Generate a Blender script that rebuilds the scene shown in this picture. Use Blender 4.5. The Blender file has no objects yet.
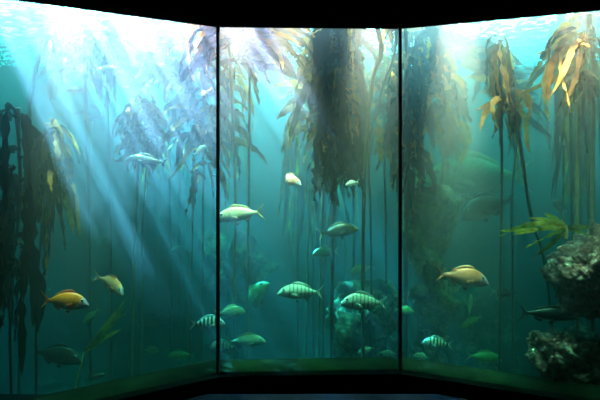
import bpy, bmesh, math, random
from mathutils import Vector, Matrix, noise
R = math.radians
S = bpy.context.scene
COL = S.collection
rnd = random.Random(7)

# ------------------------------------------------------------------ camera
CZ = 2.62                      # eye height above the gallery floor
F = 570.0                      # focal length in picture pixels
HY = 157.0                     # horizon row
cam_d = bpy.data.cameras.new('camera'); cam = bpy.data.objects.new('camera', cam_d); COL.objects.link(cam)
cam.location = (0, 0, CZ); cam.rotation_euler = (R(90), 0, 0)
cam_d.sensor_width = 36.0; cam_d.lens = 36.0 * F / 600.0; cam_d.shift_y = -(200 - HY) / 600.0
cam_d.clip_end = 200
S.camera = cam

# ------------------------------------------------------------------ light
S.view_settings.view_transform = 'Standard'; S.view_settings.look = 'None'
S.view_settings.gamma = 1.0; S.view_settings.use_curve_mapping = False
S.view_settings.exposure = 0.0
S.cycles.volume_bounces = 1
S.cycles.max_bounces = 8
S.cycles.transparent_max_bounces = 12

world = bpy.data.worlds.new('world'); S.world = world; world.use_nodes = True
world.node_tree.nodes['Background'].inputs[0].default_value = (0.78, 0.86, 1.0, 1)
world.node_tree.nodes['Background'].inputs[1].default_value = 75.0

SUN_TO = Vector((-0.64, 0.45, 1.0)).normalized()      # towards the sun
sd = bpy.data.lights.new('sun', 'SUN'); sun = bpy.data.objects.new('sun', sd); COL.objects.link(sun)
sd.energy = 1300.0; sd.angle = R(0.6); sd.color = (1.0, 0.56, 0.98)
sun.rotation_euler = SUN_TO.to_track_quat('Z', 'Y').to_euler(); sun.location = (-6, 16, 14)

SURF = 4.72                    # water surface height
BED = -1.3                     # bed of the tank
def area(name, loc, sx, sy, e, col, rot=(0, 0, 0)):
    d = bpy.data.lights.new(name, 'AREA'); d.shape = 'RECTANGLE'; d.size = sx; d.size_y = sy; d.energy = e; d.color = col
    o = bpy.data.objects.new(name, d); COL.objects.link(o); o.location = loc; o.rotation_euler = rot
    return o
area('skylight', (-2.4, 12.6, 7.2), 7, 7.5, 32000, (1.0, 0.78, 1.0))
area('skylight', (4.8, 12.6, 7.2), 7, 7.5, 60000, (0.88, 0.90, 1.0))
for _x, _y, _e, _s in ((-2.35, 5.80, 60, 36), (-1.75, 6.2, 40, 45), (-0.75, 6.80, 60, 45), (-0.15, 6.82, 60, 38), (0.85, 6.85, 55, 38), (1.85, 6.6, 80, 30), (2.3, 6.35, 14, 70), (2.95, 6.0, 45, 42)):   # unseen fill lights added behind the glass head, brightening near fish and kelp
    area('fish_fill', (_x, _y, 4.45), 0.4, 0.12, _e * 2.3, (1.0, 0.56, 0.38), (R(4), 0, 0)).data.spread = R(_s)

for _x, _y, _e in ((2.25, 7.55, 32), (1.15, 8.0, 110), (-0.95, 9.0, 80)):   # unseen fill lights added above the reef rocks to brighten them
    area('reef_fill', (_x, _y, 4.62), 0.4, 0.12, _e, (1.0, 0.86, 0.5), (R(12), 0, 0)).data.spread = R(50)

# ------------------------------------------------------------------ helpers
def at(x, y, d):
    """point at picture column x, row y, d metres away"""
    return Vector(((x - 300) / F * d, d, CZ + (HY - y) / F * d))
def tag(o, label=None, cat=None, group=None, kind=None):
    for k, v in (('label', label), ('category', cat), ('group', group), ('kind', kind)):
        if v: o[k] = v
    return o
def empty(name, loc):
    o = bpy.data.objects.new(name, None); COL.objects.link(o); o.location = loc; o.empty_display_size = 0.1
    return o
def link(name, me, mat, parent=None):
    o = bpy.data.objects.new(name, me); COL.objects.link(o)
    if mat and not me.materials: me.materials.append(mat)
    if parent: o.parent = parent
    return o
def mesh(name, verts, faces, smooth=True):
    me = bpy.data.meshes.new(name); me.from_pydata([tuple(v) for v in verts], [], faces)
    if smooth: me.shade_smooth()
    me.update(); return me
def nt(name):
    m = bpy.data.materials.new(name); m.use_nodes = True
    n = m.node_tree; n.nodes.clear()
    out = n.nodes.new('ShaderNodeOutputMaterial'); return m, n, out
def N(n, t, **kw):
    x = n.nodes.new(t)
    for k, v in kw.items():
        if k.startswith('i_'):
            k = k[2:]; k = int(k) if k.isdigit() else k.replace('_', ' ')
            x.inputs[k].default_value = v
        else: setattr(x, k, v)
    return x
def L(n, a, b): n.links.new(a, b)
def ramp(n, stops, interp='LINEAR'):
    r = n.nodes.new('ShaderNodeValToRGB'); r.color_ramp.interpolation = interp
    e = r.color_ramp.elements
    while len(e) < len(stops): e.new(0.5)
    for k, (p, c) in enumerate(stops):
        e[k].position = p; e[k].color = (*c, 1) if len(c) == 3 else c
    return r
def coords(n, scale=(1, 1, 1), kind='Object'):
    t = N(n, 'ShaderNodeTexCoord'); m = N(n, 'ShaderNodeMapping'); m.inputs['Scale'].default_value = scale
    L(n, t.outputs[kind], m.inputs[0]); return m.outputs[0]

# ------------------------------------------------------------------ materials
def m_plain(name, col, rough=0.6, spec=0.4, nscale=0, ncol=None, bump=0.0):
    m, n, out = nt(name); b = N(n, 'ShaderNodeBsdfPrincipled'); L(n, b.outputs[0], out.inputs[0])
    b.inputs['Base Color'].default_value = (*col, 1); b.inputs['Roughness'].default_value = rough
    b.inputs['Specular IOR Level'].default_value = spec
    if nscale:
        t = N(n, 'ShaderNodeTexNoise', i_Scale=nscale, i_Detail=5.0); L(n, coords(n), t.inputs[0])
        r = ramp(n, [(0.35, col), (0.65, ncol)]); L(n, t.outputs[0], r.inputs[0]); L(n, r.outputs[0], b.inputs['Base Color'])
        if bump:
            bp = N(n, 'ShaderNodeBump', i_Strength=bump, i_Distance=0.05); L(n, t.outputs[0], bp.inputs['Height']); L(n, bp.outputs[0], b.inputs['Normal'])
    return m
M_BLACK = m_plain('black_painted_wall', (0.0015, 0.0017, 0.002), 1.0, 0.0)
M_HEAD = m_plain('soffit_edge_paint', (0.02, 0.028, 0.034), 0.45, 0.4)
M_SEAL = m_plain('black_sealant', (0.004, 0.004, 0.005), 0.5, 0.3)
M_CARPET = m_plain('dark_blue_carpet', (0.003, 0.005, 0.010), 1.0, 0.0, 60, (0.005, 0.008, 0.014))
M_BED = m_plain('tank_bed', (0.05, 0.06, 0.045), 0.9, 0.1, 1.2, (0.12, 0.13, 0.09), 0.5)
M_TWALL = m_plain('tank_wall', (0.035, 0.055, 0.05), 0.9, 0.1, 0.7, (0.07, 0.10, 0.085))

def m_water():
    m, n, out = nt('sea_water')
    sc = N(n, 'ShaderNodeVolumeScatter', i_Density=0.07, i_Anisotropy=0.45); sc.inputs['Color'].default_value = (0.88, 0.97, 1.0, 1)
    ab = N(n, 'ShaderNodeVolumeAbsorption', i_Density=1.52); ab.inputs['Color'].default_value = (0.35, 0.72, 0.695, 1)
    ad = N(n, 'ShaderNodeAddShader'); L(n, sc.outputs[0], ad.inputs[0]); L(n, ab.outputs[0], ad.inputs[1]); L(n, ad.outputs[0], out.inputs['Volume'])
    return m
def m_surface():
    """rippled water surface: noise-tinted transparency paints in the bright and dark patches that cut light shafts"""
    m, n, out = nt('rippled_water_surface')
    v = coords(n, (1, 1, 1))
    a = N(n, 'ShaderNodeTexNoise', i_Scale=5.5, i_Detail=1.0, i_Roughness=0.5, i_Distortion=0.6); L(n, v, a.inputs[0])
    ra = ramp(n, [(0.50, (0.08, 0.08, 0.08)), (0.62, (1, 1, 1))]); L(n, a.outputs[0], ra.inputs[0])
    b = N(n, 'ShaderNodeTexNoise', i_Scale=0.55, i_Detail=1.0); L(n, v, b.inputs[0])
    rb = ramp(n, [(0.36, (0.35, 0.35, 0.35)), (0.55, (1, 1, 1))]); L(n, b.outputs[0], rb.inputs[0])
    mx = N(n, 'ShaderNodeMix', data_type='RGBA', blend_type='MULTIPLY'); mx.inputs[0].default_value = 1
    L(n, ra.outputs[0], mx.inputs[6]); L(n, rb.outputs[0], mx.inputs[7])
    t = N(n, 'ShaderNodeBsdfTransparent'); L(n, mx.outputs[2], t.inputs[0])  # light focused by waves is imitated in the transparency colour
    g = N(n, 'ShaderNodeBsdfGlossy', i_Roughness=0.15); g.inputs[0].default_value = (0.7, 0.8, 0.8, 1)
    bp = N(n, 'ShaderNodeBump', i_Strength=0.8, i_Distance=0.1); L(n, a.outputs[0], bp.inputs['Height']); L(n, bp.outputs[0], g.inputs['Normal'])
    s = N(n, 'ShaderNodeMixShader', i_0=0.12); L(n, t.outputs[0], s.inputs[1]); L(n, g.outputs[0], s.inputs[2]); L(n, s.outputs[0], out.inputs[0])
    return m
def m_pane():
    m, n, out = nt('clear_acrylic'); t = N(n, 'ShaderNodeBsdfTransparent'); t.inputs[0].default_value = (1, 1, 1, 1); L(n, t.outputs[0], out.inputs[0])
    return m

# ------------------------------------------------------------------ structure
# glass line in plan, left to right
PTS = [Vector((-3.55, 4.81)), Vector((-0.935, 6.50)), Vector((1.156, 6.59)), Vector((3.9, 5.37))]
ZB, ZT = 0.16, 4.12
def prism(name, outline, z0, z1, mat, kind='structure', smooth=False):
    n = len(outline)
    vs = [(p[0], p[1], z0) for p in outline] + [(p[0], p[1], z1) for p in outline]
    fs = [tuple(range(n))[::-1], tuple(range(n, 2 * n))] + [(i, (i + 1) % n, (i + 1) % n + n, i + n) for i in range(n)]
    bm = bmesh.new(); me = mesh(name, vs, fs, smooth); bm.from_mesh(me); bmesh.ops.recalc_face_normals(bm, faces=bm.faces); bm.to_mesh(me); bm.free()
    return tag(link(name, me, mat), kind=kind)
def off(k, d):
    """glass line point k pushed d metres into the tank (mitred)"""
    def nrm(a, b): t = (b - a).normalized(); return Vector((-t.y, t.x))
    ns = []
    if k > 0: ns.append(nrm(PTS[k - 1], PTS[k]))
    if k < 3: ns.append(nrm(PTS[k], PTS[k + 1]))
    m = sum(ns, Vector((0, 0))).normalized(); return PTS[k] + m * (d / m.dot(ns[0]))
def band(name, d0, d1, z0, z1, mat):
    return prism(name, [off(k, d0) for k in range(4)] + [off(k, d1) for k in (3, 2, 1, 0)], z0, z1, mat)
XL, XR, YB = -9.0, 9.0, 17.0
band('wall_front_top', -0.22, 0.10, ZT, 7.4, M_BLACK)
band('trim_soffit', -0.20, -0.02, ZT + 0.005, ZT + 0.09, M_HEAD)
band('wall_front_base', -0.12, 0.02, -0.25, ZB, M_BLACK)
band('trim_sill', 0.02, 0.42, ZB - 0.14, ZB, m_plain('mottled_green_sill', (0.008, 0.011, 0.006), 1.0, 0.0, 4, (0.018, 0.022, 0.012)))  # sill mottled in two dark greens
for k in range(3):
    a, b = PTS[k], PTS[k + 1]
    me = mesh('window', [(a.x, a.y, ZB), (b.x, b.y, ZB), (b.x, b.y, ZT), (a.x, a.y, ZT)], [(0, 1, 2, 3)], False)
    tag(link('window_%d' % (k + 1), me, M_PANE if k else globals().setdefault('M_PANE', m_pane())), kind='structure')
for i, k in enumerate((1, 2)):
    p = PTS[k]; w = 0.017
    prism('trim_%d' % (i + 1), [(p.x - w, p.y - 0.03), (p.x + w, p.y - 0.03), (p.x + w, p.y + 0.05), (p.x - w, p.y + 0.05)], ZB - .01, ZT + .01, M_SEAL)
# gallery
prism('floor', [(-6, -3), (6, -3), (6, 6.3), (-6, 6.3)], -0.25, 0.0, M_CARPET)
prism('ceiling', [(-6, -3), (6, -3), (6, 6.3), (-6, 6.3)], 4.75, 4.95, M_BLACK)
prism('wall_left', [(-6.2, -3), (-6, -3), (-6, 6.6), (-6.2, 6.6)], -0.25, 4.9, M_BLACK)
prism('wall_right', [(6, -3), (6.2, -3), (6.2, 6.6), (6, 6.6)], -0.25, 4.9, M_BLACK)
prism('wall_gallery_rear', [(-6.2, -3.2), (6.2, -3.2), (6.2, -3), (-6.2, -3)], -0.25, 4.9, M_BLACK)
# tank shell, then added light-blocking slabs
def shell(name, x0, x1, y0, y1, z0, z1, mat): return prism(name, [(x0, y0), (x1, y0), (x1, y1), (x0, y1)], z0, z1, mat)
shell('wall_tank_back', XL, XR, YB, YB + .3, BED, SURF + .6, M_TWALL)
shell('wall_tank_left', XL - .3, XL, 4.0, YB, BED, SURF + .6, M_TWALL)
shell('wall_tank_right', XR, XR + .3, 4.0, YB, BED, SURF + .6, M_TWALL)
prism('wall_tank_front', [off(0, -.3), off(1, -.3), off(2, -.3), off(3, -.3), off(3, .02), off(2, .02), off(1, .02), off(0, .02)], BED, -0.25, M_TWALL)
prism('wall_tank_corner_left', [(XL - .3, 4.4), (-3.4, 4.7), (-3.55, 5.0), (XL - .3, 4.8)], BED, 7.4, M_BLACK)
prism('wall_tank_corner_right', [(3.75, 5.25), (XR + .3, 4.8), (XR + .3, 5.2), (3.9, 5.55)], BED, 7.4, M_BLACK)
shell('light_blocker', -2.5, XR, 4.4, 16.0, 7.5, 7.7, M_BLACK)   # unseen slab added to keep sun off the right part of the tank
shell('light_blocker', XL, -5.9, 4.4, 16.0, 7.5, 7.7, M_BLACK)   # unseen slab added to shade the far left and narrow the sun gap
shell('light_blocker', XL, XR, 4.4, 7.25, 5.4, 5.6, M_BLACK)   # unseen slab added to dim daylight in the water near the glass
# bed
def grid_mesh(name, x0, x1, y0, y1, nx, ny, fz):
    vs = [(x0 + (x1 - x0) * i / nx, y0 + (y1 - y0) * j / ny, 0) for j in range(ny + 1) for i in range(nx + 1)]
    vs = [(x, y, fz(x, y)) for x, y, _ in vs]
    fs = [(j * (nx + 1) + i, j * (nx + 1) + i + 1, (j + 1) * (nx + 1) + i + 1, (j + 1) * (nx + 1) + i) for j in range(ny) for i in range(nx)]
    return mesh(name, vs, fs)
tag(link('floor_tank', grid_mesh('floor_tank', XL, XR, 4.8, YB, 60, 44, lambda x, y: BED + 0.25 * noise.noise(Vector((x * .6, y * .6, 0)))), M_BED), kind='structure')
# water: closed body of water following the glass line
g = [off(k, 0.012) for k in range(4)]
prism('sea_water', [g[0], g[1], g[2], g[3], (XR - .02, 5.3), (XR - .02, YB - .02), (XL + .02, YB - .02), (XL + .02, 4.9)], BED - .3, SURF, m_water())
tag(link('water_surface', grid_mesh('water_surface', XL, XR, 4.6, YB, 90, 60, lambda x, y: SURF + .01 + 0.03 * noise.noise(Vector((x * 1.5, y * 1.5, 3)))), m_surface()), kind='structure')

# ------------------------------------------------------------------ rock
def m_rock(name, cols, sc, seed):
    m, n, out = nt(name); b = N(n, 'ShaderNodeBsdfPrincipled', i_Roughness=0.9); L(n, b.outputs[0], out.inputs[0])
    v = coords(n)
    t = N(n, 'ShaderNodeTexNoise', i_Scale=sc, i_Detail=6.0, i_Roughness=0.62); L(n, v, t.inputs[0])
    r = ramp(n, [(0.30, cols[0]), (0.46, cols[1]), (0.54, cols[2]), (0.62, cols[3])]); L(n, t.outputs[0], r.inputs[0])
    w = N(n, 'ShaderNodeTexVoronoi', i_Scale=sc * 4.5); L(n, v, w.inputs[0])
    mx = N(n, 'ShaderNodeMix', data_type='RGBA', blend_type='MULTIPLY'); mx.inputs[0].default_value = 0.75
    rr = ramp(n, [(0.0, (1.25, 1.25, 1.25)), (0.7, (0.25, 0.25, 0.25))]); L(n, w.outputs['Distance'], rr.inputs[0])
    L(n, r.outputs[0], mx.inputs[6]); L(n, rr.outputs[0], mx.inputs[7]); L(n, mx.outputs[2], b.inputs['Base Color'])
    bp = N(n, 'ShaderNodeBump', i_Strength=0.9, i_Distance=0.06); L(n, mx.outputs[2], bp.inputs['Height']); L(n, bp.outputs[0], b.inputs['Normal'])
    return m
M_ROCKP = m_rock('encrusted_rock', [(0.07, 0.02, 0.015), (0.36, 0.13, 0.09), (0.60, 0.28, 0.22), (0.85, 0.60, 0.42)], 5.0, 1)
M_ROCKY = m_rock('algae_patched_rock', [(0.01, 0.02, 0.01), (0.05, 0.06, 0.03), (0.6, 0.55, 0.25), (0.95, 0.85, 0.5)], 2.6, 2)
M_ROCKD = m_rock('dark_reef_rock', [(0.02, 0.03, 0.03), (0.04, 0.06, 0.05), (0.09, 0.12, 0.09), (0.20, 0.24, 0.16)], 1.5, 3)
def rock(name, label, c, size, seed, mat, amp=0.35, sub=6, taper=0.0, group=None):
    bm = bmesh.new(); bmesh.ops.create_icosphere(bm, subdivisions=sub, radius=1.0)
    o3 = Vector((seed * 7.3, seed * 3.1, seed))
    for v in bm.verts:
        p = v.co.copy(); q = Vector((p.x * size[0], p.y * size[1], p.z * size[2]))
        d = noise.fractal(q * 1.3 + o3, 0.9, 2.1, 5) * amp * 1.5 - 0.16 * abs(noise.noise(q * 4.0 + o3)) - 0.09 * abs(noise.noise(q * 9 + o3)) + 0.05 * noise.noise(q * 21 + o3)
        k = 1 + taper * p.z
        # squarer, blockier body than a ball
        m = max(abs(p.x), abs(p.y), abs(p.z)); s = 1 / (m ** 0.45)
        v.co = Vector((q.x * s * k, q.y * s * k, q.z * s)) + p * d
    me = bpy.data.meshes.new(name); bm.to_mesh(me); bm.free(); me.shade_smooth()
    o = link(name, me, mat); o.location = c; tag(o, label, 'rock', group); return o
rock('rock', 'big brown and pink encrusted rock ledge beside the glass, kelp sprig on top', at(642, 283, 6.3), (0.88, 0.45, 0.50), 1, M_ROCKP, 0.20)
rock('rock', 'low mottled olive boulder on the bed under the encrusted ledge', at(580, 366, 6.5), (0.56, 0.36, 0.40), 2, M_ROCKP, 0.18)
rock('rock', 'smooth dark slab of rock tucked below the pink ledge', at(636, 384, 5.95), (0.42, 0.20, 0.22), 5, M_ROCKD, 0.10)
rock('rock', 'tall craggy rock pillar with pale yellow algae patches beside the centre-right mullion', at(436, 300, 8.4), (0.28, 0.30, 1.42), 3, M_ROCKY, 0.45)
rock('rock', 'shaded knobbly boulder leaning on the patched pillar', at(478, 335, 10.6), (0.55, 0.5, 0.95), 4, M_ROCKY, 0.4)
rock('rock', 'yellow-blotched rock outcrop under the striped bream in the middle pane', at(372, 342, 8.9), (0.36, 0.36, 0.72), 6, M_ROCKY, 0.35)
rock('rock', 'low pale-topped reef ledge behind the silver bream', at(240, 268, 9.8), (0.6, 0.5, 0.5), 7, M_ROCKY, 0.4)
rock('reef', 'broad dark reef bank rising in the haze behind the big hazy fish', at(490, 270, 13.0), (2.0, 1.0, 1.9), 8, M_ROCKD, 0.5)
rock('reef', 'dim reef mound far off behind the left-hand kelp', at(120, 330, 13.0), (2.0, 1.0, 0.9), 9, M_ROCKD, 0.5)
rock('reef', 'dim reef mound far off behind the middle pane', at(320, 320, 14.0), (2.2, 1.0, 0.9), 10, M_ROCKD, 0.5)

# ------------------------------------------------------------------ kelp
def m_blade(name, stops, trans=0.5, tcol=(0.55, 0.28, 0.05)):
    m, n, out = nt(name)
    g = N(n, 'ShaderNodeNewGeometry'); r = ramp(n, stops); L(n, g.outputs['Random Per Island'], r.inputs[0])
    t = N(n, 'ShaderNodeTexNoise', i_Scale=9.0, i_Detail=3.0); L(n, coords(n), t.inputs[0])
    rr = ramp(n, [(0.35, (0.45, 0.4, 0.35)), (0.65, (1.2, 1.15, 1.0))]); L(n, t.outputs[0], rr.inputs[0])
    mx = N(n, 'ShaderNodeMix', data_type='RGBA', blend_type='MULTIPLY'); mx.inputs[0].default_value = 0.8
    L(n, r.outputs[0], mx.inputs[6]); L(n, rr.outputs[0], mx.inputs[7])
    d = N(n, 'ShaderNodeBsdfPrincipled', i_Roughness=0.6); d.inputs['Specular IOR Level'].default_value = 0.06; L(n, mx.outputs[2], d.inputs['Base Color'])
    tr = N(n, 'ShaderNodeBsdfTranslucent'); L(n, mx.outputs[2], tr.inputs[0])
    s = N(n, 'ShaderNodeMixShader', i_0=trans); L(n, d.outputs[0], s.inputs[1]); L(n, tr.outputs[0], s.inputs[2]); L(n, s.outputs[0], out.inputs[0])
    return m
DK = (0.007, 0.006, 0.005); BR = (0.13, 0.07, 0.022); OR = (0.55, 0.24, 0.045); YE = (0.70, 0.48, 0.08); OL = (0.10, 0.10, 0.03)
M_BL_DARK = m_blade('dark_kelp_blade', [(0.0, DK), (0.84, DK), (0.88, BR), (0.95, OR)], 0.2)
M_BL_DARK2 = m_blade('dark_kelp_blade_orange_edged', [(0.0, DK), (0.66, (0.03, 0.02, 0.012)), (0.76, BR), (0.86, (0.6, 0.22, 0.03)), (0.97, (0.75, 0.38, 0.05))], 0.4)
M_BL_MIX = m_blade('brown_kelp_blade', [(0.0, DK), (0.50, (0.05, 0.03, 0.015)), (0.70, (0.22, 0.09, 0.02)), (0.82, (0.6, 0.22, 0.03)), (0.97, (0.75, 0.38, 0.05))], 0.45)
M_BL_OR = m_blade('orange_kelp_blade', [(0.0, DK), (0.22, BR), (0.5, (0.25, 0.11, 0.025)), (0.75, (0.45, 0.20, 0.04)), (0.95, (0.65, 0.36, 0.10))], 0.5)
M_BL_YG = m_blade('yellow_green_kelp_blade', [(0.0, OL), (0.4, (0.28, 0.26, 0.05)), (0.8, (0.55, 0.45, 0.08))], 0.5)
M_STIPE = m_plain('kelp_stipe', (0.10, 0.075, 0.03), 0.4, 0.5, 12, (0.20, 0.14, 0.05))
M_STIPEY = m_plain('pale_kelp_stipe', (0.34, 0.25, 0.08), 0.4, 0.5, 12, (0.46, 0.36, 0.13))
M_STIPED = m_plain('dark_kelp_stipe', (0.03, 0.028, 0.015), 0.4, 0.5, 12, (0.06, 0.05, 0.025))

def catmull(pts, n):
    P = [pts[0] * 2 - pts[1]] + list(pts) + [pts[-1] * 2 - pts[-2]]; out = []
    for i in range(1, len(P) - 2):
        for k in range(n):
            t = k / n; a, b, c, d = P[i - 1], P[i], P[i + 1], P[i + 2]
            out.append(0.5 * ((2 * b) + (c - a) * t + (2 * a - 5 * b + 4 * c - d) * t * t + (3 * b - a - 3 * c + d) * t ** 3))
    out.append(pts[-1].copy()); return out
def tube(pts, rad, seg=8):
    """closed tube along pts; rad(t)"""
    vs, fs = [], []; n = len(pts); u = Vector((1, 0, 0))
    for i, p in enumerate(pts):
        tg = (pts[min(i + 1, n - 1)] - pts[max(i - 1, 0)]).normalized()
        a = (u - tg * u.dot(tg)).normalized(); b = tg.cross(a); r = rad(i / (n - 1))
        vs += [p + (a * math.cos(2 * math.pi * k / seg) + b * math.sin(2 * math.pi * k / seg)) * r for k in range(seg)]
    for i in range(n - 1):
        for k in range(seg): fs.append((i * seg + k, i * seg + (k + 1) % seg, (i + 1) * seg + (k + 1) % seg, (i + 1) * seg + k))
    fs += [tuple(range(seg))[::-1], tuple(range((n - 1) * seg, n * seg))]
    return vs, fs
def blade(vs, fs, p, d, length, W, r, drift, stiff=0.25, segs=16, sway=0.12):
    """one strap blade: leaves p along d, bends over and hangs, ruffled edges, tapering tip"""
    base = len(vs); step = length / segs; d = d.normalized(); tw = r.uniform(0, 6.28); tws = r.uniform(-2.2, 2.2)
    ph = r.uniform(0, 6.28); so = Vector((r.uniform(-9, 9), r.uniform(-9, 9), r.uniform(-9, 9)))
    down = (Vector((0, 0, -1)) + drift).normalized()
    for i in range(segs + 1):
        t = i / segs
        side = d.cross(Vector((math.cos(tw + tws * t), math.sin(tw + tws * t), 0.15))).normalized()
        nrm = side.cross(d).normalized()
        w = W * (min(1, 0.22 + t * 5)) * (max(0.0, 1 - t ** 3.5)) ** 0.8 * (1 + 0.10 * math.sin(ph + t * 17)) + 0.0015
        ru = 0.22 * W * math.sin(ph + i * 1.9)
        vs += [p + side * w * .5 + nrm * ru, p + nrm * W * 0.10, p - side * w * .5 - nrm * ru * 0.7]
        p = p + d * step
        q_ = p * 0.9 + so; nz = Vector((noise.noise(q_), noise.noise(q_ + Vector((31.7, 5.1, 11.3))), noise.noise(q_ + Vector((-17.3, 47.9, 23.1))))) * 1.0
        k = min(0.8, step / stiff) if stiff > 0 else 0.0
        d = (d * (1 - k) + down * k + nz * sway * (0.4 + t)).normalized()
    for i in range(segs):
        a = base + i * 3
        fs += [(a, a + 1, a + 4, a + 3), (a + 1, a + 2, a + 5, a + 4)]
def kelp(label, head, base, mids=(), r0=0.018, n=36, length=1.4, spread=0.9, lift=0.6, W=0.07, mat=None, smat=None, drift=(0, 0, 0), seed=1,
         bulb=2.0, az=(0, 6.283), crown=0.18, drop=0.0, jit=0.0, group=None, name='kelp', cat='kelp', stiff=0.25, sway=0.12, lvar=0.5):
    r = random.Random(seed); root = empty(name, base); tag(root, label, cat, group)
    O = -base
    pts = catmull([base] + list(mids) + [head], 10)
    vs, fs = tube([p + O for p in pts], lambda t: r0 * (0.75 + 0.35 * t) * (1 + (bulb - 1) * math.exp(-((t - 1.0) / 0.05) ** 2)))
    link('stipe', mesh('stipe', vs, fs), smat or M_STIPE, root)
    # holdfast claw at the foot of the stipe
    if n:
        vs, fs = [], []; drift = Vector(drift); axis = (pts[-1] - pts[-2]).normalized()
        for k in range(n):
            a = r.uniform(*az); el = r.uniform(-0.2, 1) * lift
            hd = head + O + axis * r.uniform(-0.05, crown) + Vector((r.uniform(-1, 1), r.uniform(-1, 1), 0)) * crown * 0.35
            q = r.random(); hd += Vector((math.cos(a) * jit * r.random(), math.sin(a) * jit * r.random(), -drop * q)) + drift * drop * q
            d = Vector((math.cos(a) * spread, math.sin(a) * spread, el))
            blade(vs, fs, hd, d, length * r.uniform(1 - lvar, 1.1), W * r.uniform(0.6, 1.25), r, drift * r.uniform(0.5, 1.5), stiff * r.uniform(.6, 1.4), sway=sway)
        link('fronds', mesh('fronds', vs, fs), mat or M_BL_MIX, root)
    return root
def B(x, d, z=BED + .05): return Vector(((x - 300) / F * d, d, z))

def sprig(label, p0, dirs, mat, seed, W=0.06, name='kelp_sprig', stiff=1.2, drift=(0, 0, 0), stem=None):
    r = random.Random(seed); root = empty(name, p0); tag(root, label, 'seaweed')
    vs, fs = tube(catmull(stem or [Vector((0, 0, -.12)), Vector((.01, 0, -.05)), Vector((0, 0, .03))], 5), lambda t: 0.014 * (1.3 - .5 * t)); link('stipe', mesh('stipe', vs, fs), M_STIPEY, root)
    vs, fs = [], []
    for d, l in dirs:
        blade(vs, fs, Vector((0, 0, 0)), Vector(d), l, W * r.uniform(.7, 1.2), r, Vector(drift), stiff, sway=0.10)
    link('fronds', mesh('fronds', vs, fs), mat, root); return root
# left pane, near the glass: two dark hanging heads
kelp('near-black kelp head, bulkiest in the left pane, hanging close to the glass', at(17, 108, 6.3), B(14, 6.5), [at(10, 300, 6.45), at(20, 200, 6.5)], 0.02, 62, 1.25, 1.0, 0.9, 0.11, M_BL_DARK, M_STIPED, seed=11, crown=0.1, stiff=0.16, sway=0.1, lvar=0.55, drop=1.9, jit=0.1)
kelp('dark kelp head with orange-edged blades, next to the bulky black one', at(50, 126, 6.5), B(38, 6.6), [at(36, 320, 6.5), at(42, 220, 6.6)], 0.016, 40, 0.75, 0.9, 0.9, 0.075, M_BL_OR, M_STIPED, seed=12, crown=0.12, stiff=0.09, sway=0.16, drift=(0.08, 0, 0), drop=0.6, jit=0.07)
kelp('kelp with long pale curving stalk rising above the two dark heads', at(50, 34, 7.40), B(18, 7.57), [at(22, 220, 7.57), at(30, 110, 7.48), at(38, 62, 7.40)], 0.0241, 10, 0.602, 0.8, 0.3, 0.0516, M_BL_OR, M_STIPEY, seed=13, stiff=0.129)
kelp('washed-out pinkish kelp canopy high in the left pane, shot through by sun shafts', at(84, 26, 7.96), B(92, 8.11), [at(88, 200, 8.11)], 0.0234, 110, 0.624, 1.0, 0.3, 0.0858, M_BL_OR, M_STIPE, seed=14, crown=0.156, stiff=0.273, sway=0.25, drop=0.702, jit=0.312)
kelp('small hazy kelp tuft with a bird-like white glint beside it', at(106, 52, 7.84), B(112, 8.00), [at(110, 200, 8.00)], 0.016, 18, 0.88, 0.6, 0.5, 0.072, M_BL_MIX, M_STIPE, seed=15, stiff=0.08, sway=0.18)
kelp('thin lone kelp stalk with a small flat head under the hazy canopy', at(91, 116, 8.92), B(90, 9.01), [at(89, 250, 9.01)], 0.0204, 7, 0.297, 1.0, 0.1, 0.0765, M_BL_DARK, M_STIPEY, seed=16, stiff=0.34)
kelp('bushy upright kelp head with orange fringe and a big grey fish crossing it', at(141, 108, 7.48), B(131, 7.66), [at(133, 300, 7.57), at(136, 210, 7.57)], 0.0191, 140, 0.40, 1.0, 0.9, 0.0783, M_BL_OR, M_STIPEY, seed=17, crown=0.217, stiff=0.13, sway=0.22, drop=0.652, jit=0.09)
kelp('slim pale-stalked kelp just beside the bushy orange-fringed one', at(150, 130, 7.74), B(141, 7.74), [at(142, 250, 7.74), at(144, 200, 7.74)], 0.0122, 12, 1.04, 0.6, 0.5, 0.0609, M_BL_YG, M_STIPEY, seed=18, stiff=0.131, sway=0.25)
kelp('hazy round kelp head below the bright water, upper left pane', at(168, 64, 8.48), B(172, 8.64), [at(170, 220, 8.64)], 0.0208, 70, 0.48, 1.0, 0.8, 0.088, M_BL_MIX, M_STIPE, seed=19, crown=0.2, stiff=0.2, sway=0.3, drop=0.28, jit=0.24)
kelp('tall lavender-hazed kelp mass against the left side of the first mullion', at(204, 50, 8.22), B(202, 8.37), [at(203, 220, 8.37)], 0.0205, 150, 0.711, 1.0, 0.6, 0.0869, M_BL_OR, M_STIPE, seed=20, crown=0.158, drift=(0.05, 0, 0), stiff=0.237, sway=0.25, drop=1.42, jit=0.356)
kelp('kelp with orange blades low by the left side of the first mullion', at(196, 100, 7.68), B(190, 7.84), [at(192, 240, 7.84)], 0.016, 40, 0.64, 1.0, 0.6, 0.072, M_BL_OR, M_STIPE, seed=21, drift=(0.1, 0, 0), stiff=0.2, sway=0.3, drop=1.12, jit=0.24)
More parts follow.
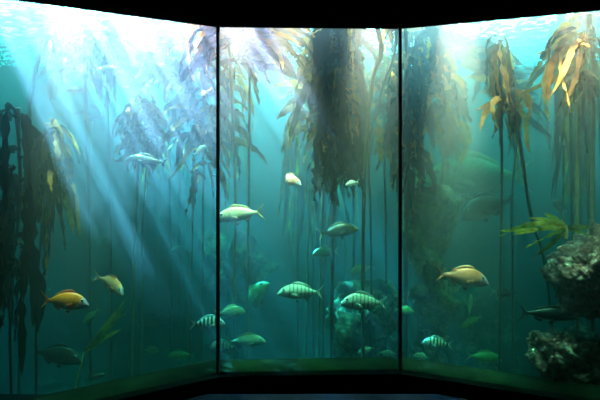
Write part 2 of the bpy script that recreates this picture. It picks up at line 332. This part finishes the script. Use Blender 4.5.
# centre pane
kelp('wide sunlit kelp canopy streaming down from the surface, left half of middle pane', at(228, 18, 7.39), B(234, 7.66), [at(234, 300, 7.66), at(235, 190, 7.66)], 0.0176, 130, 0.792, 1.1, 0.3, 0.088, M_BL_MIX, M_STIPE, seed=22, crown=0.352, drift=(0.35, 0, 0), stiff=0.352, sway=0.16, lvar=.7, drop=0.66, jit=0.264, az=(-0.6, 3.7))
kelp('kelp with long trailing blades reaching across the open water of middle pane', at(250, 24, 7.66), B(247, 7.92), [at(248, 260, 7.92)], 0.0174, 12, 1.3, 1.3, 0.2, 0.0783, M_BL_MIX, M_STIPE, seed=23, crown=0.174, drift=(0.7, 0, 0), stiff=0.522, az=(-0.8, 0.8), sway=0.2)
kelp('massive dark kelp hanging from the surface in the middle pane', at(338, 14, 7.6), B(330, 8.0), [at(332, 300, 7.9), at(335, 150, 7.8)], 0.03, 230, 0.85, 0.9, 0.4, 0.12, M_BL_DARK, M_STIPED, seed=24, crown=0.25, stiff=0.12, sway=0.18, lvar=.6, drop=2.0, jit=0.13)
kelp('orange-tipped kelp skirt around the massive dark one', at(326, 36, 8.0), B(318, 8.2), [at(320, 300, 8.2), at(324, 150, 8.2)], 0.02, 90, 0.8, 1.0, 0.6, 0.09, M_BL_OR, M_STIPE, seed=25, crown=0.3, drift=(-0.15, 0, 0), stiff=0.22, sway=0.2, drop=1.4, jit=0.16)
kelp('kelp with thick dark stalk bending down between two heads, right of middle pane', at(374, 14, 7.2), B(364, 7.6), [at(363, 260, 7.5), at(366, 150, 7.4), at(372, 85, 7.3), at(381, 55, 7.25), at(379, 35, 7.2)], 0.030, 10, 0.5, 0.9, 0.6, 0.06, M_BL_OR, M_STIPED, seed=26, bulb=1.3, stiff=0.2)
kelp('kelp with slender curving stalk close by the second mullion', at(397, 28, 7.6), B(372, 8.0), [at(371, 250, 8.0), at(370, 140, 7.9), at(384, 85, 7.8), at(394, 55, 7.7)], 0.02, 8, 0.6, 0.8, 0.6, 0.06, M_BL_MIX, M_STIPED, seed=27, stiff=0.15)
kelp('dark bushy kelp filling the right edge of the middle pane', at(383, 62, 8.4), B(386, 8.6), [at(386, 250, 8.6)], 0.02, 100, 0.7, 1.0, 0.6, 0.09, M_BL_DARK2, M_STIPED, seed=28, crown=0.4, stiff=0.2, sway=0.2, lvar=.7, drop=1.4, jit=0.25)
# right pane
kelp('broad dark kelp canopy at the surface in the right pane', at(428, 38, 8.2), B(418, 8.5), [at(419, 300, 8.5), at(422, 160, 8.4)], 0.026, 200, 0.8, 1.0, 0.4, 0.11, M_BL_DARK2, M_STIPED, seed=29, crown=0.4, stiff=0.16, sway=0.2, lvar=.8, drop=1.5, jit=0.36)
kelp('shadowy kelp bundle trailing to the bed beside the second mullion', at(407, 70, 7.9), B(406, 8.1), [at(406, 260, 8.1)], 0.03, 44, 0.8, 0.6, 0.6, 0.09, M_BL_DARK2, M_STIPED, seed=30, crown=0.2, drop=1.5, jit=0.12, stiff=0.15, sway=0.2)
kelp('kelp with streaming blades swept sideways toward open water, right pane', at(448, 48, 8.2), B(440, 8.5), [at(440, 250, 8.5)], 0.02, 44, 1.0, 1.2, 0.1, 0.10, M_BL_MIX, M_STIPED, seed=31, crown=0.2, drop=0.8, jit=0.15, drift=(0.8, 0, 0), stiff=0.6, az=(-1.2, 0.9), sway=0.2)
kelp('tan kelp head on a straight dark stalk, alone in open water of right pane', at(500, 40, 6.9), B(499, 7.0), [at(500, 300, 7.0), at(502, 180, 7.0)], 0.018, 20, 1.0, 0.6, 1.4, 0.065, M_BL_OR, M_STIPED, seed=32, crown=0.06, drop=0.45, jit=0.06, stiff=0.10, sway=0.25, drift=(0.08, 0, 0))
kelp('tan-bladed kelp on a dark stalk that bows toward the rock ledge', at(511, 88, 6.8), B(562, 6.9), [at(548, 285, 6.85), at(531, 215, 6.85), at(521, 150, 6.8)], 0.022, 16, 0.6, 1.0, 0.5, 0.065, M_BL_OR, M_STIPED, seed=43, crown=0.1, drop=0.25, jit=0.06, stiff=0.16, sway=0.35, drift=(-0.1, 0, 0))
kelp('bleached grey-brown kelp stalk standing behind the bowed dark one', at(520, 120, 7.8), B(512, 8.0), [at(513, 280, 8), at(512, 200, 7.9)], 0.02, 6, 0.8, 0.6, 0.3, 0.08, M_BL_MIX, M_STIPE, seed=34, stiff=0.15, sway=0.2)
kelp('orange-brown kelp head draping over the far right glass', at(588, 14, 6.5), B(594, 6.8), [at(592, 200, 6.7), at(594, 100, 6.6)], 0.024, 30, 0.9, 1.0, 0.3, 0.075, M_BL_OR, M_STIPEY, seed=35, crown=0.1, drop=0.5, jit=0.15, stiff=0.25, drift=(-0.25, 0, 0), sway=0.28)
kelp('tangled golden kelp tuft lower on the far right', at(580, 80, 6.6), B(578, 6.8), [at(577, 220, 6.7), at(578, 150, 6.7)], 0.022, 26, 0.5, 0.8, 0.6, 0.05, M_BL_OR, M_STIPEY, seed=36, crown=0.1, stiff=0.1, sway=0.4)
sprig('single long orange-brown kelp blade floating level between the two tan-bladed kelps', at(578, 66, 6.5), [((-1, 0, -.55), .72), ((-.9, .1, -.75), .4)], M_BL_OR, 37, W=.06, stiff=0)
# far stalks in the haze
far = [(180, 9.8, 30), (188, 11, 60), (212, 11, 40), (298, 9.3, 120), (306, 9.0, 110), (314, 9.6, 20), (322, 9.1, 130), (345, 10.4, 120), (352, 9.2, 20), (362, 10.8, 60),
       (228, 9.6, 20), (238, 10.6, 70), (404, 8.8, 20), (410, 9.4, 110), (423, 8.8, 30), (566, 8.2, 10), (588, 7.6, 70), (595, 7.9, 20), (540, 12, 90), (160, 12, 110), (583, 8.4, 20), (572, 7.4, 40)]
for i, (x, d, hy) in enumerate(far):
    q = random.Random(100 + i)
    hz = min(at(0, hy, d).z, SURF - .15)
    hd = at(x + q.uniform(-3, 3), hy, d); hd.z = hz
    kelp('thin upright kelp stalk with sparse drooping blades in the hazy kelp forest', hd, B(x, d), [at(x + q.uniform(-3, 3), 230, d)], 0.026, 12, 2.4, 0.5, 0.5, 0.08,
         (M_BL_MIX, M_BL_YG, M_BL_OR)[i % 3], (M_STIPE, M_STIPEY, M_STIPED)[i % 3], seed=200 + i, group='slender kelp stalks in the haze', stiff=0.15, sway=0.2)
# low plants
sprig('yellow-green kelp sprig trailing off the top of the encrusted rock ledge', at(566, 228, 6.3), [((-1, .1, .35), .75), ((-1, -.1, .1), .6), ((-1, .2, -.05), .7), ((-.8, 0, .5), .45), ((-.9, 0, -.4), .5), ((1, 0, .1), .3), ((.9, 0, -.2), .35), ((-.3, 0, .3), .3), ((-.7, .1, -.9), .5)], M_BL_YG, 5, drift=(-.9, 0, .45), stiff=0.6)
sprig('drab yellow-green seaweed slanting up beside the small pale-pink fish', at(84, 352, 6.9), [((.9, 0, .75), .75), ((.8, 0, 1.0), .7), ((.4, 0, .4), .35), ((.7, .1, .5), .5), ((1.0, 0, 1.3), .85)], M_BL_YG, 6, stiff=0, drift=(1, 0, 0), stem=[Vector((-.15, .1, -1.2)), Vector((-.1, 0, -.5)), Vector((0, 0, 0))])

# ------------------------------------------------------------------ fish
def m_body(name, back, side, belly, stripe=None, nstripe=0, sw=0.45, head=None, spots=0.12, shine=0.35, face=None):
    """scales: back-to-belly colours, optional upright bars, face colour and fine mottling, all in body coordinates"""
    m, n, out = nt(name); b = N(n, 'ShaderNodeBsdfPrincipled', i_Roughness=shine); b.inputs['Specular IOR Level'].default_value = 0.35
    L(n, b.outputs[0], out.inputs[0])
    tc = N(n, 'ShaderNodeTexCoord'); sp = N(n, 'ShaderNodeSeparateXYZ'); L(n, tc.outputs['Object'], sp.inputs[0])
    nz = N(n, 'ShaderNodeTexNoise', i_Scale=7.0, i_Detail=3.0); L(n, tc.outputs['Object'], nz.inputs[0])
    def math_(op, a, b_, c=None):
        q = N(n, 'ShaderNodeMath', operation=op)
        for i, x in enumerate((a, b_, c)):
            if x is None: continue
            if isinstance(x, (int, float)): q.inputs[i].default_value = x
            else: L(n, x, q.inputs[i])
        return q.outputs[0]
    zz = math_('ADD', math_('MULTIPLY_ADD', sp.outputs[2], 2.6, 0.5), math_('MULTIPLY_ADD', nz.outputs[0], 0.16, -0.08))
    r = ramp(n, [(0.12, belly), (0.38, side), (0.62, side), (0.88, back)]); L(n, zz, r.inputs[0]); col = r.outputs[0]
    def mixc(f, a, c):
        q = N(n, 'ShaderNodeMix', data_type='RGBA'); L(n, f, q.inputs[0]); L(n, a, q.inputs[6]); q.inputs[7].default_value = (*c, 1); return q.outputs[2]
    if stripe:
        ph = math_('MULTIPLY_ADD', math_('ADD', sp.outputs[0], math_('MULTIPLY', nz.outputs[0], 0.03)), nstripe, 0.3)
        fr = math_('FRACT', ph, None)
        tri = math_('ABSOLUTE', math_('SUBTRACT', fr, 0.5), None)
        sm = ramp(n, [(sw * .5 - .04, (1, 1, 1)), (sw * .5 + .04, (0, 0, 0))]); L(n, tri, sm.inputs[0])
        # bars fade out on the belly and stop behind the eye
        bz = ramp(n, [(0.10, (0, 0, 0)), (0.30, (1, 1, 1))]); L(n, zz, bz.inputs[0])
        bx = ramp(n, [(0.33, (1, 1, 1)), (0.36, (0.0, 0, 0))]); L(n, math_('ADD', sp.outputs[0], 0.05), bx.inputs[0])
        col = mixc(math_('MULTIPLY', math_('MULTIPLY', sm.outputs[0], bz.outputs[0]), bx.outputs[0]), col, stripe)
    if face:
        fx = ramp(n, [(0.30, (0, 0, 0)), (0.36, (1, 1, 1))]); L(n, math_('SUBTRACT', sp.outputs[0], math_('MULTIPLY', sp.outputs[2], 0.55)), fx.inputs[0])
        col = mixc(fx.outputs[0], col, face)
    # dark mouth slit and gill edge
    mz = math_('ABSOLUTE', math_('ADD', sp.outputs[2], math_('MULTIPLY_ADD', sp.outputs[0], -0.35, 0.235)), None)
    mm = ramp(n, [(0.004, (1, 1, 1)), (0.010, (0, 0, 0))]); L(n, mz, mm.inputs[0])
    mxr = ramp(n, [(0.43, (0, 0, 0)), (0.44, (0.8, 0.8, 0.8))]); L(n, sp.outputs[0], mxr.inputs[0])
    col = mixc(math_('MULTIPLY', mm.outputs[0], mxr.outputs[0]), col, (0.03, 0.02, 0.02))
    gd = math_('ABSOLUTE', math_('SUBTRACT', math_('SQRT', math_('ADD', math_('POWER', math_('SUBTRACT', sp.outputs[0], 0.37), 2.0), math_('POWER', math_('MULTIPLY', sp.outputs[2], 0.9), 2.0)), None), 0.155), None)
    gm = ramp(n, [(0.003, (0.55, 0.55, 0.55)), (0.012, (0, 0, 0))]); L(n, gd, gm.inputs[0])
    gx = ramp(n, [(0.30, (1, 1, 1)), (0.32, (0, 0, 0))]); L(n, sp.outputs[0], gx.inputs[0])
    col = mixc(math_('MULTIPLY', gm.outputs[0], gx.outputs[0]), col, tuple(c * .3 for c in back))
    v = N(n, 'ShaderNodeTexVoronoi', i_Scale=38.0); L(n, tc.outputs['Object'], v.inputs[0])
    vr = ramp(n, [(0.0, (1.1, 1.1, 1.1)), (0.8, (0.72, 0.72, 0.72))]); L(n, v.outputs['Distance'], vr.inputs[0])
    mu = N(n, 'ShaderNodeMix', data_type='RGBA', blend_type='MULTIPLY'); mu.inputs[0].default_value = 0.7; L(n, col, mu.inputs[6]); L(n, vr.outputs[0], mu.inputs[7])
    L(n, mu.outputs[2], b.inputs['Base Color'])
    bp = N(n, 'ShaderNodeBump', i_Strength=0.25, i_Distance=0.01); L(n, v.outputs['Distance'], bp.inputs['Height']); L(n, bp.outputs[0], b.inputs['Normal'])
    return m
def m_fin(name, col, tr=0.4):
    m, n, out = nt(name); b = N(n, 'ShaderNodeBsdfPrincipled', i_Roughness=0.4)
    w = N(n, 'ShaderNodeTexWave', i_Scale=14.0, i_Distortion=1.0, bands_direction='Z'); L(n, coords(n), w.inputs[0])
    r = ramp(n, [(0.2, tuple(c * .65 for c in col)), (0.8, col)]); L(n, w.outputs[0], r.inputs[0]); L(n, r.outputs[0], b.inputs['Base Color'])
    t = N(n, 'ShaderNodeBsdfTranslucent'); L(n, r.outputs[0], t.inputs[0])
    s = N(n, 'ShaderNodeMixShader', i_0=tr); L(n, b.outputs[0], s.inputs[1]); L(n, t.outputs[0], s.inputs[2]); L(n, s.outputs[0], out.inputs[0]); return m
M_IRIS = m_plain('fish_iris', (0.55, 0.5, 0.35), 0.2, 0.8); M_PUPIL = m_plain('fish_pupil', (0.005, 0.005, 0.006), 0.1, 0.8)
SP = {
 'roman':  (m_body('orange_scales', (0.95, 0.15, 0.01), (0.98, 0.20, 0.015), (0.95, 0.40, 0.20), face=(0.50, 0.30, 0.40)), m_fin('orange_fin', (0.95, 0.14, 0.02))),
 'romanpale': (m_body('pink_and_cream_scales', (0.98, 0.15, 0.04), (0.98, 0.22, 0.12), (0.82, 0.70, 0.70), face=(0.80, 0.36, 0.44)), m_fin('pink_fin', (0.96, 0.22, 0.08))),
 'pink': (m_body('pale_pink_scales', (0.98, 0.28, 0.10), (0.98, 0.40, 0.24), (0.95, 0.80, 0.75), face=(0.85, 0.70, 0.70)), m_fin('pale_pink_fin', (0.98, 0.38, 0.22))),
 'cream': (m_body('cream_silver_scales', (0.90, 0.55, 0.20), (0.92, 0.70, 0.42), (0.92, 0.85, 0.75), face=(0.88, 0.80, 0.66)), m_fin('yellowish_fin', (0.90, 0.55, 0.25))),
 'gold': (m_body('gold_backed_scales', (0.95, 0.36, 0.06), (0.70, 0.46, 0.22), (0.60, 0.72, 0.60)), m_fin('dull_gold_fin', (0.65, 0.50, 0.22))),
 'olive': (m_body('olive_silver_scales', (0.42, 0.42, 0.16), (0.48, 0.55, 0.32), (0.55, 0.68, 0.50)), m_fin('olive_fin', (0.45, 0.50, 0.28))),
 'barred': (m_body('faintly_barred_silver_scales', (0.62, 0.62, 0.42), (0.80, 0.82, 0.70), (0.92, 0.95, 0.90), (0.24, 0.30, 0.22), 12, 0.34, face=(0.62, 0.75, 0.70)), m_fin('silver_fin', (0.70, 0.80, 0.68))),
 'zebra': (m_body('black_barred_scales', (0.80, 0.76, 0.48), (0.92, 0.90, 0.68), (0.95, 0.95, 0.85), (0.012, 0.016, 0.016), 9, 0.50, face=(0.60, 0.72, 0.74)), m_fin('pale_fin', (0.70, 0.74, 0.62))),
 'zebradark': (m_body('dark_barred_scales', (0.05, 0.08, 0.10), (0.12, 0.18, 0.22), (0.14, 0.22, 0.25), (0.006, 0.008, 0.01), 9, 0.58), m_fin('dark_fin', (0.05, 0.08, 0.09))),
 'green': (m_body('green_scales', (0.16, 0.42, 0.14), (0.28, 0.62, 0.22), (0.40, 0.75, 0.35)), m_fin('green_fin', (0.25, 0.5, 0.2))),  # plain green scale colours, back to belly
 'grey': (m_body('slate_grey_scales', (0.03, 0.05, 0.06), (0.09, 0.13, 0.14), (0.30, 0.38, 0.36)), m_fin('grey_fin', (0.10, 0.14, 0.14))),
 'dark': (m_body('dark_scales', (0.015, 0.02, 0.02), (0.04, 0.05, 0.045), (0.12, 0.20, 0.12)), m_fin('blackish_fin', (0.03, 0.04, 0.035))),
}
# x, top, bottom, half width
BREAM = [(.500, -.062, -.085, .012), (.480, -.030, -.105, .030), (.440, .030, -.122, .048), (.39, .088, -.140, .062), (.32, .140, -.158, .074), (.23, .176, -.172, .082), (.12, .190, -.178, .085),
         (0, .180, -.168, .080), (-.10, .150, -.140, .066), (-.19, .108, -.102, .048), (-.26, .070, -.068, .032), (-.32, .045, -.045, .020), (-.36, .040, -.040, .013), (-.385, .044, -.044, .006)]
SLIM = [(x, t * .86, b * .84, w * .95) for x, t, b, w in BREAM]
LONG = [(x, t * .60, b * .62, w * 1.0) for x, t, b, w in BREAM]
_cache = {}
def fish_meshes(shape, bend):
    key = (shape, bend)
    if key in _cache: return _cache[key]
    prof = {'bream': BREAM, 'slim': SLIM, 'long': LONG}[shape]; k = prof[6][1] / .190
    def bd(p):
        x = p[0]; d = max(0.0, 0.18 - x); y = p[1] + bend * d * d; return (x + abs(bend) * d * d * 0.25, y, p[2])
    out = {}
    # refine stations
    st = catmull([Vector((a[0], a[1], a[2])) for a in prof], 3); wd = catmull([Vector((a[3], 0, 0)) for a in prof], 3)
    seg = 18; vs, fs = [], []
    for p, w in zip(st, wd):
        zc = (p.y + p.z) / 2; h = (p.y - p.z) / 2
        for q in range(seg):
            a = 2 * math.pi * q / seg; ca, sa = math.cos(a), math.sin(a)
            vs.append(bd((p.x, w.x * math.copysign(abs(ca) ** 1.15, ca), zc + h * math.copysign(abs(sa) ** 0.95, sa))))
    for i in range(len(st) - 1):
        for q in range(seg): fs.append((i * seg + q, i * seg + (q + 1) % seg, (i + 1) * seg + (q + 1) % seg, (i + 1) * seg + q))
    fs += [tuple(range(seg))[::-1], tuple(range((len(st) - 1) * seg, len(st) * seg))]
    out['body'] = mesh('body', vs, fs)
    def zt(x, top=True):
        for a, b in zip(prof, prof[1:]):
            if b[0] <= x <= a[0]:
                t = (x - b[0]) / (a[0] - b[0]); i = 1 if top else 2; return b[i] + (a[i] - b[i]) * t
        return 0
    def fin(name, root, tip, th=0.006, yo=0.0, splay=None):
        """fin blade: strip from a root line to a tip line, with real thickness that thins to the tip"""
        vs, fs = [], []; n = len(root)
        for i in range(n):
            for (px, pz), t in ((root[i], th), (tip[i], th * .35)):
                for sg in (1, -1):
                    y = yo + sg * t / 2; x, z = px, pz
                    if splay and t != th:
                        y += splay
                    vs.append(bd((x, y, z)))
        # per station: 0 root+,1 root-,2 tip+,3 tip-
        for i in range(n - 1):
            a, b = i * 4, i * 4 + 4
            fs += [(a, b, b + 2, a + 2), (a + 1, a + 3, b + 3, b + 1), (a + 2, b + 2, b + 3, a + 3), (a, a + 1, b + 1, b)]
        fs += [(0, 2, 3, 1), (4 * n - 4, 4 * n - 3, 4 * n - 1, 4 * n - 2)]
        return mesh(name, vs, fs)
    xs = [.24 - .045 * i for i in range(11)]
    hh = [.012, .045, .062, .058, .064, .052, .056, .044, .040, .034, .010]
    out['dorsal_fin'] = fin('dorsal_fin', [(x, zt(x) - .012) for x in xs], [(x - .02, zt(x) + h * (.6 + .4 * k) * (1 if i % 2 else .86)) for i, (x, h) in enumerate(zip(xs, hh))])
    xs = [-.06 - .032 * i for i in range(6)]; hh = [.02, .062, .055, .045, .035, .012]
    out['anal_fin'] = fin('anal_fin', [(x, zt(x, False) + .01) for x in xs], [(x - .03, zt(x, False) - h * (.6 + .4 * k)) for x, h in zip(xs, hh)])
    out['pelvic_fin'] = fin('pelvic_fin', [(.17 - .02 * i, zt(.15, False) + .015) for i in range(4)], [(.12 - .035 * i, zt(.15, False) - d) for i, d in enumerate((.025, .075, .07, .03))])
    # forked tail, upper and lower lobe in one fan
    n = 9; root, tip = [], []
    for i in range(n):
        u = i / (n - 1) * 2 - 1
        root.append((-.370, u * .042)); tip.append((-.425 - .125 * abs(u) ** 1.4, u * .185))
    out['tail_fin'] = fin('tail_fin', root, tip, 0.008)
    for sg in (1, -1):
        root = [(.19, -.035 + .016 * i) for i in range(4)]; root = [(.20 - .004 * i, -.065 + .018 * i) for i in range(4)]
        tip = [(.10, -.115), (.045, -.105), (.03, -.075), (.07, -.035)]
        me = fin('pectoral_fin', [(x, z * k) for x, z in root], [(x, z * k) for x, z in tip], 0.005, yo=sg * .083, splay=sg * .045); out['pectoral_fin%d' % sg] = me
        ex, ez = .375, zt(.375) * .42
        w = 0
        for a, b in zip(prof, prof[1:]):
            if b[0] <= ex <= a[0]: w = b[3] + (a[3] - b[3]) * (ex - b[0]) / (a[0] - b[0])
        for nm, r, oy in (('eye', .032, -.016), ('pupil', .019, .0035)):
            bm = bmesh.new(); bmesh.ops.create_uvsphere(bm, u_segments=12, v_segments=8, radius=r)
            for v in bm.verts: v.co = Vector((v.co.x + ex, v.co.y * .7 + sg * (w * .93 + oy), v.co.z + ez))
            me = bpy.data.meshes.new(nm); bm.to_mesh(me); bm.free(); me.shade_smooth(); out['%s%d' % (nm, sg)] = me
    _cache[key] = out; return out
def fish(label, cat, px, py, wpx, d, yaw, pitch, sp, shape='bream', bend=0.0, roll=0, group=None, name='fish'):
    if 6.7 < d < 7.45: d += 0.35
    """yaw 0 swims toward the right of the room, 180 toward the left; pitch up positive; wpx = drawn length"""
    ms = fish_meshes(shape, bend); mb, mf = SP[sp]
    ln = wpx * d / F / max(.35, abs(math.cos(R(yaw)) * math.cos(R(pitch))))
    root = empty(name, at(px, py, d)); tag(root, label, cat, group)
    root.rotation_euler = (Matrix.Rotation(R(yaw), 3, 'Z') @ Matrix.Rotation(R(-pitch), 3, 'Y') @ Matrix.Rotation(R(roll), 3, 'X')).to_euler(); root.scale = (ln,) * 3
    def part(nm, key, mat, par):
        o = bpy.data.objects.new(nm, ms[key]); COL.objects.link(o); o.parent = par
        if not ms[key].materials: ms[key].materials.append(mat)
        o.material_slots[0].link = 'OBJECT'; o.material_slots[0].material = mat; return o
    part('body', 'body', mb, root)
    for k in ('dorsal_fin', 'anal_fin', 'pelvic_fin', 'tail_fin'): part(k, k, mf, root)
    for sg in (1, -1):
        part('pectoral_fin', 'pectoral_fin%d' % sg, mf, root)
        e = part('eye', 'eye%d' % sg, M_IRIS, root); part('pupil', 'pupil%d' % sg, M_PUPIL, e)
    return root
SB = 'fish'
fish('deep orange fish with bluish cheek, swimming low in the dark of the left pane', SB, 65, 301, 48, 6.15, 0, -2, 'roman', bend=.1)
fish('small pale-pink fish turning toward the glass above the slanting seaweed', SB, 112, 283, 30, 6.6, -35, -22, 'pink', bend=-.5)
fish('orange-pink fish with blue-white belly, brightest fish of the right pane', SB, 463, 277, 50, 6.75, -8, -6, 'romanpale')
fish('little pink fish with curled tail, in open water of the middle pane', SB, 288, 179, 28, 7.0, -25, -16, 'pink', 'slim', bend=1.2)
fish('large cream fish with yellow tail, its snout at the first mullion', SB, 240, 214, 48, 6.9, 186, -6, 'cream', 'slim', bend=.2)
fish('gold-backed fish nosing upward in the middle pane', SB, 338, 231, 40, 7.3, -8, 12, 'gold', 'slim')
fish('small olive fish just beneath the gold-backed one', SB, 325, 252, 26, 8.0, 180, -4, 'olive')
fish('small olive fish heading down beside the second mullion', SB, 361, 269, 25, 8.0, 180, -16, 'olive', 'slim')
fish('pale fish with faint grey bars, the upper of two swimming side by side', SB, 301, 292, 47, 6.9, 185, 4, 'barred', 'slim', bend=-.2)
fish('silver fish with many narrow bars, just above the yellow-blotched rock', SB, 364, 302, 46, 6.8, 180, 4, 'barred', bend=-.1)
fish('black-barred fish whose head meets the first mullion from the left pane', SB, 208, 323, 35, 7.0, 4, 2, 'zebra')
fish('black-barred fish peering round the foot of the first mullion', SB, 224, 347, 31, 7.2, 172, 2, 'zebra')
fish('plump olive fish with raised yellowish back fin beside the first mullion', SB, 230, 312, 30, 7.6, 10, 6, 'olive')
fish('large greenish fish heading right, lowest beside the first mullion', SB, 246, 341, 40, 7.5, 0, 4, 'olive', 'slim')
fish('teal-tinted fish slanting steeply upward behind the olive fishes', SB, 253, 298, 30, 8.2, -30, 48, 'green', 'slim', bend=.8)
fish('barely visible barred fish hovering in the haze of the left pane', SB, 181, 251, 24, 8.6, 180, 2, 'barred')
fish('big slate-grey fish crossing in front of the orange-fringed kelp', SB, 147, 160, 42, 6.7, 176, 8, 'grey', 'long')
fish('black-and-yellow barred fish low in the right pane near the mullion', SB, 437, 343, 30, 7.0, 176, 6, 'zebra')
fish('blackish barred fish beside the dark kelp stalks in the right pane', SB, 504, 293, 25, 6.9, 172, -2, 'zebradark')
fish('small bright green fish tilting downward under the orange-pink one', SB, 472, 321, 22, 7.4, 190, -24, 'green', 'slim')
fish('dull green fish skimming the bed in the right pane', SB, 484, 357, 36, 7.6, 0, -4, 'green', 'slim')
fish('tiny upright fish directly below the orange-pink one', SB, 470, 305, 10, 7.8, 70, 40, 'olive', 'slim')
fish('green fish half hidden by the second mullion', SB, 404, 310, 20, 7.6, 0, -4, 'green')
fish('small white-faced fish coming head-on over the ledge kelp', SB, 559, 207, 16, 6.9, 215, 36, 'barred')
fish('small white-faced fish head-on beside the golden far-right stalks', SB, 563, 141, 14, 7.8, 215, 25, 'barred')
fish('shadowy large fish in the black lower corner of the left pane', SB, 57, 355, 50, 6.7, 0, -8, 'dark')
fish('faint slender fish just over the sill in the left pane', SB, 95, 377, 20, 6.6, 10, 14, 'dark', 'long')
fish('bright green fish near the bed, tail toward the first mullion', SB, 181, 355, 27, 8.0, 180, 0, 'green', 'slim')
fish('dim roundish green fish near the bed beside the pale stalks', SB, 151, 350, 16, 8.2, 0, 0, 'green')
fish('small teal fish right under the nose of the deep orange one', SB, 91, 316, 14, 6.9, 210, -40, 'green', 'slim')
fish('very large dim fish with pale mouth facing the rock pillar, right pane', SB, 487, 206, 58, 7.8, 200, -14, 'grey', bend=.3)
fish('huge ghostly fish with blunt head, deepest in the haze of the right pane', SB, 476, 176, 104, 9.0, 176, 0, 'green', 'bream')
fish('black fish above the top of the patched rock pillar', SB, 426, 200, 26, 7.5, 0, -6, 'dark')
fish('long dark fish hugging the boulders at the lower right rocks', SB, 548, 314, 58, 6.5, 0, -4, 'dark', 'long')
fish('faint grey fish drifting under the washed-out canopy', SB, 78, 90, 24, 7.0, 180, 2, 'grey', 'long')
fish('faint blunt grey fish over the lone thin stalk', SB, 96, 117, 18, 8.4, 180, 0, 'grey', 'long')
fish('big murky fish facing left behind the two low stalks', SB, 157, 319, 42, 9.0, 180, -4, 'grey', 'slim')
fish('white-bellied little fish pointing up among the blades left of the first mullion', SB, 200, 150, 12, 6.9, 30, 36, 'barred', 'slim')
fish('whitish little fish among the stalks under the massive dark kelp', SB, 352, 183, 14, 6.85, 200, -10, 'barred', 'slim')
fish('tiny pale fish alone in the blue of the left pane', SB, 104, 243, 8, 8.5, 60, 30, 'barred')
fish('pale bird-like fish gliding at the hazy tuft, upper left pane', SB, 106, 68, 20, 6.9, 10, 4, 'cream', 'long')
fish('small pale green fish at the base of the yellow-blotched rock', SB, 366, 350, 18, 7.8, 180, -18, 'olive', 'slim')
fish('greenish fish peeping at the foot of the second mullion', SB, 386, 353, 16, 7.9, 0, 0, 'olive')
fish('dull green fish low in the right pane at the foot of the pillar', SB, 422, 357, 18, 7.8, 200, 20, 'olive')
fish('tiny silver fish up by the bright surface right of the hazy tuft', SB, 128, 87, 10, 7.1, 0, 0, 'cream', 'long')
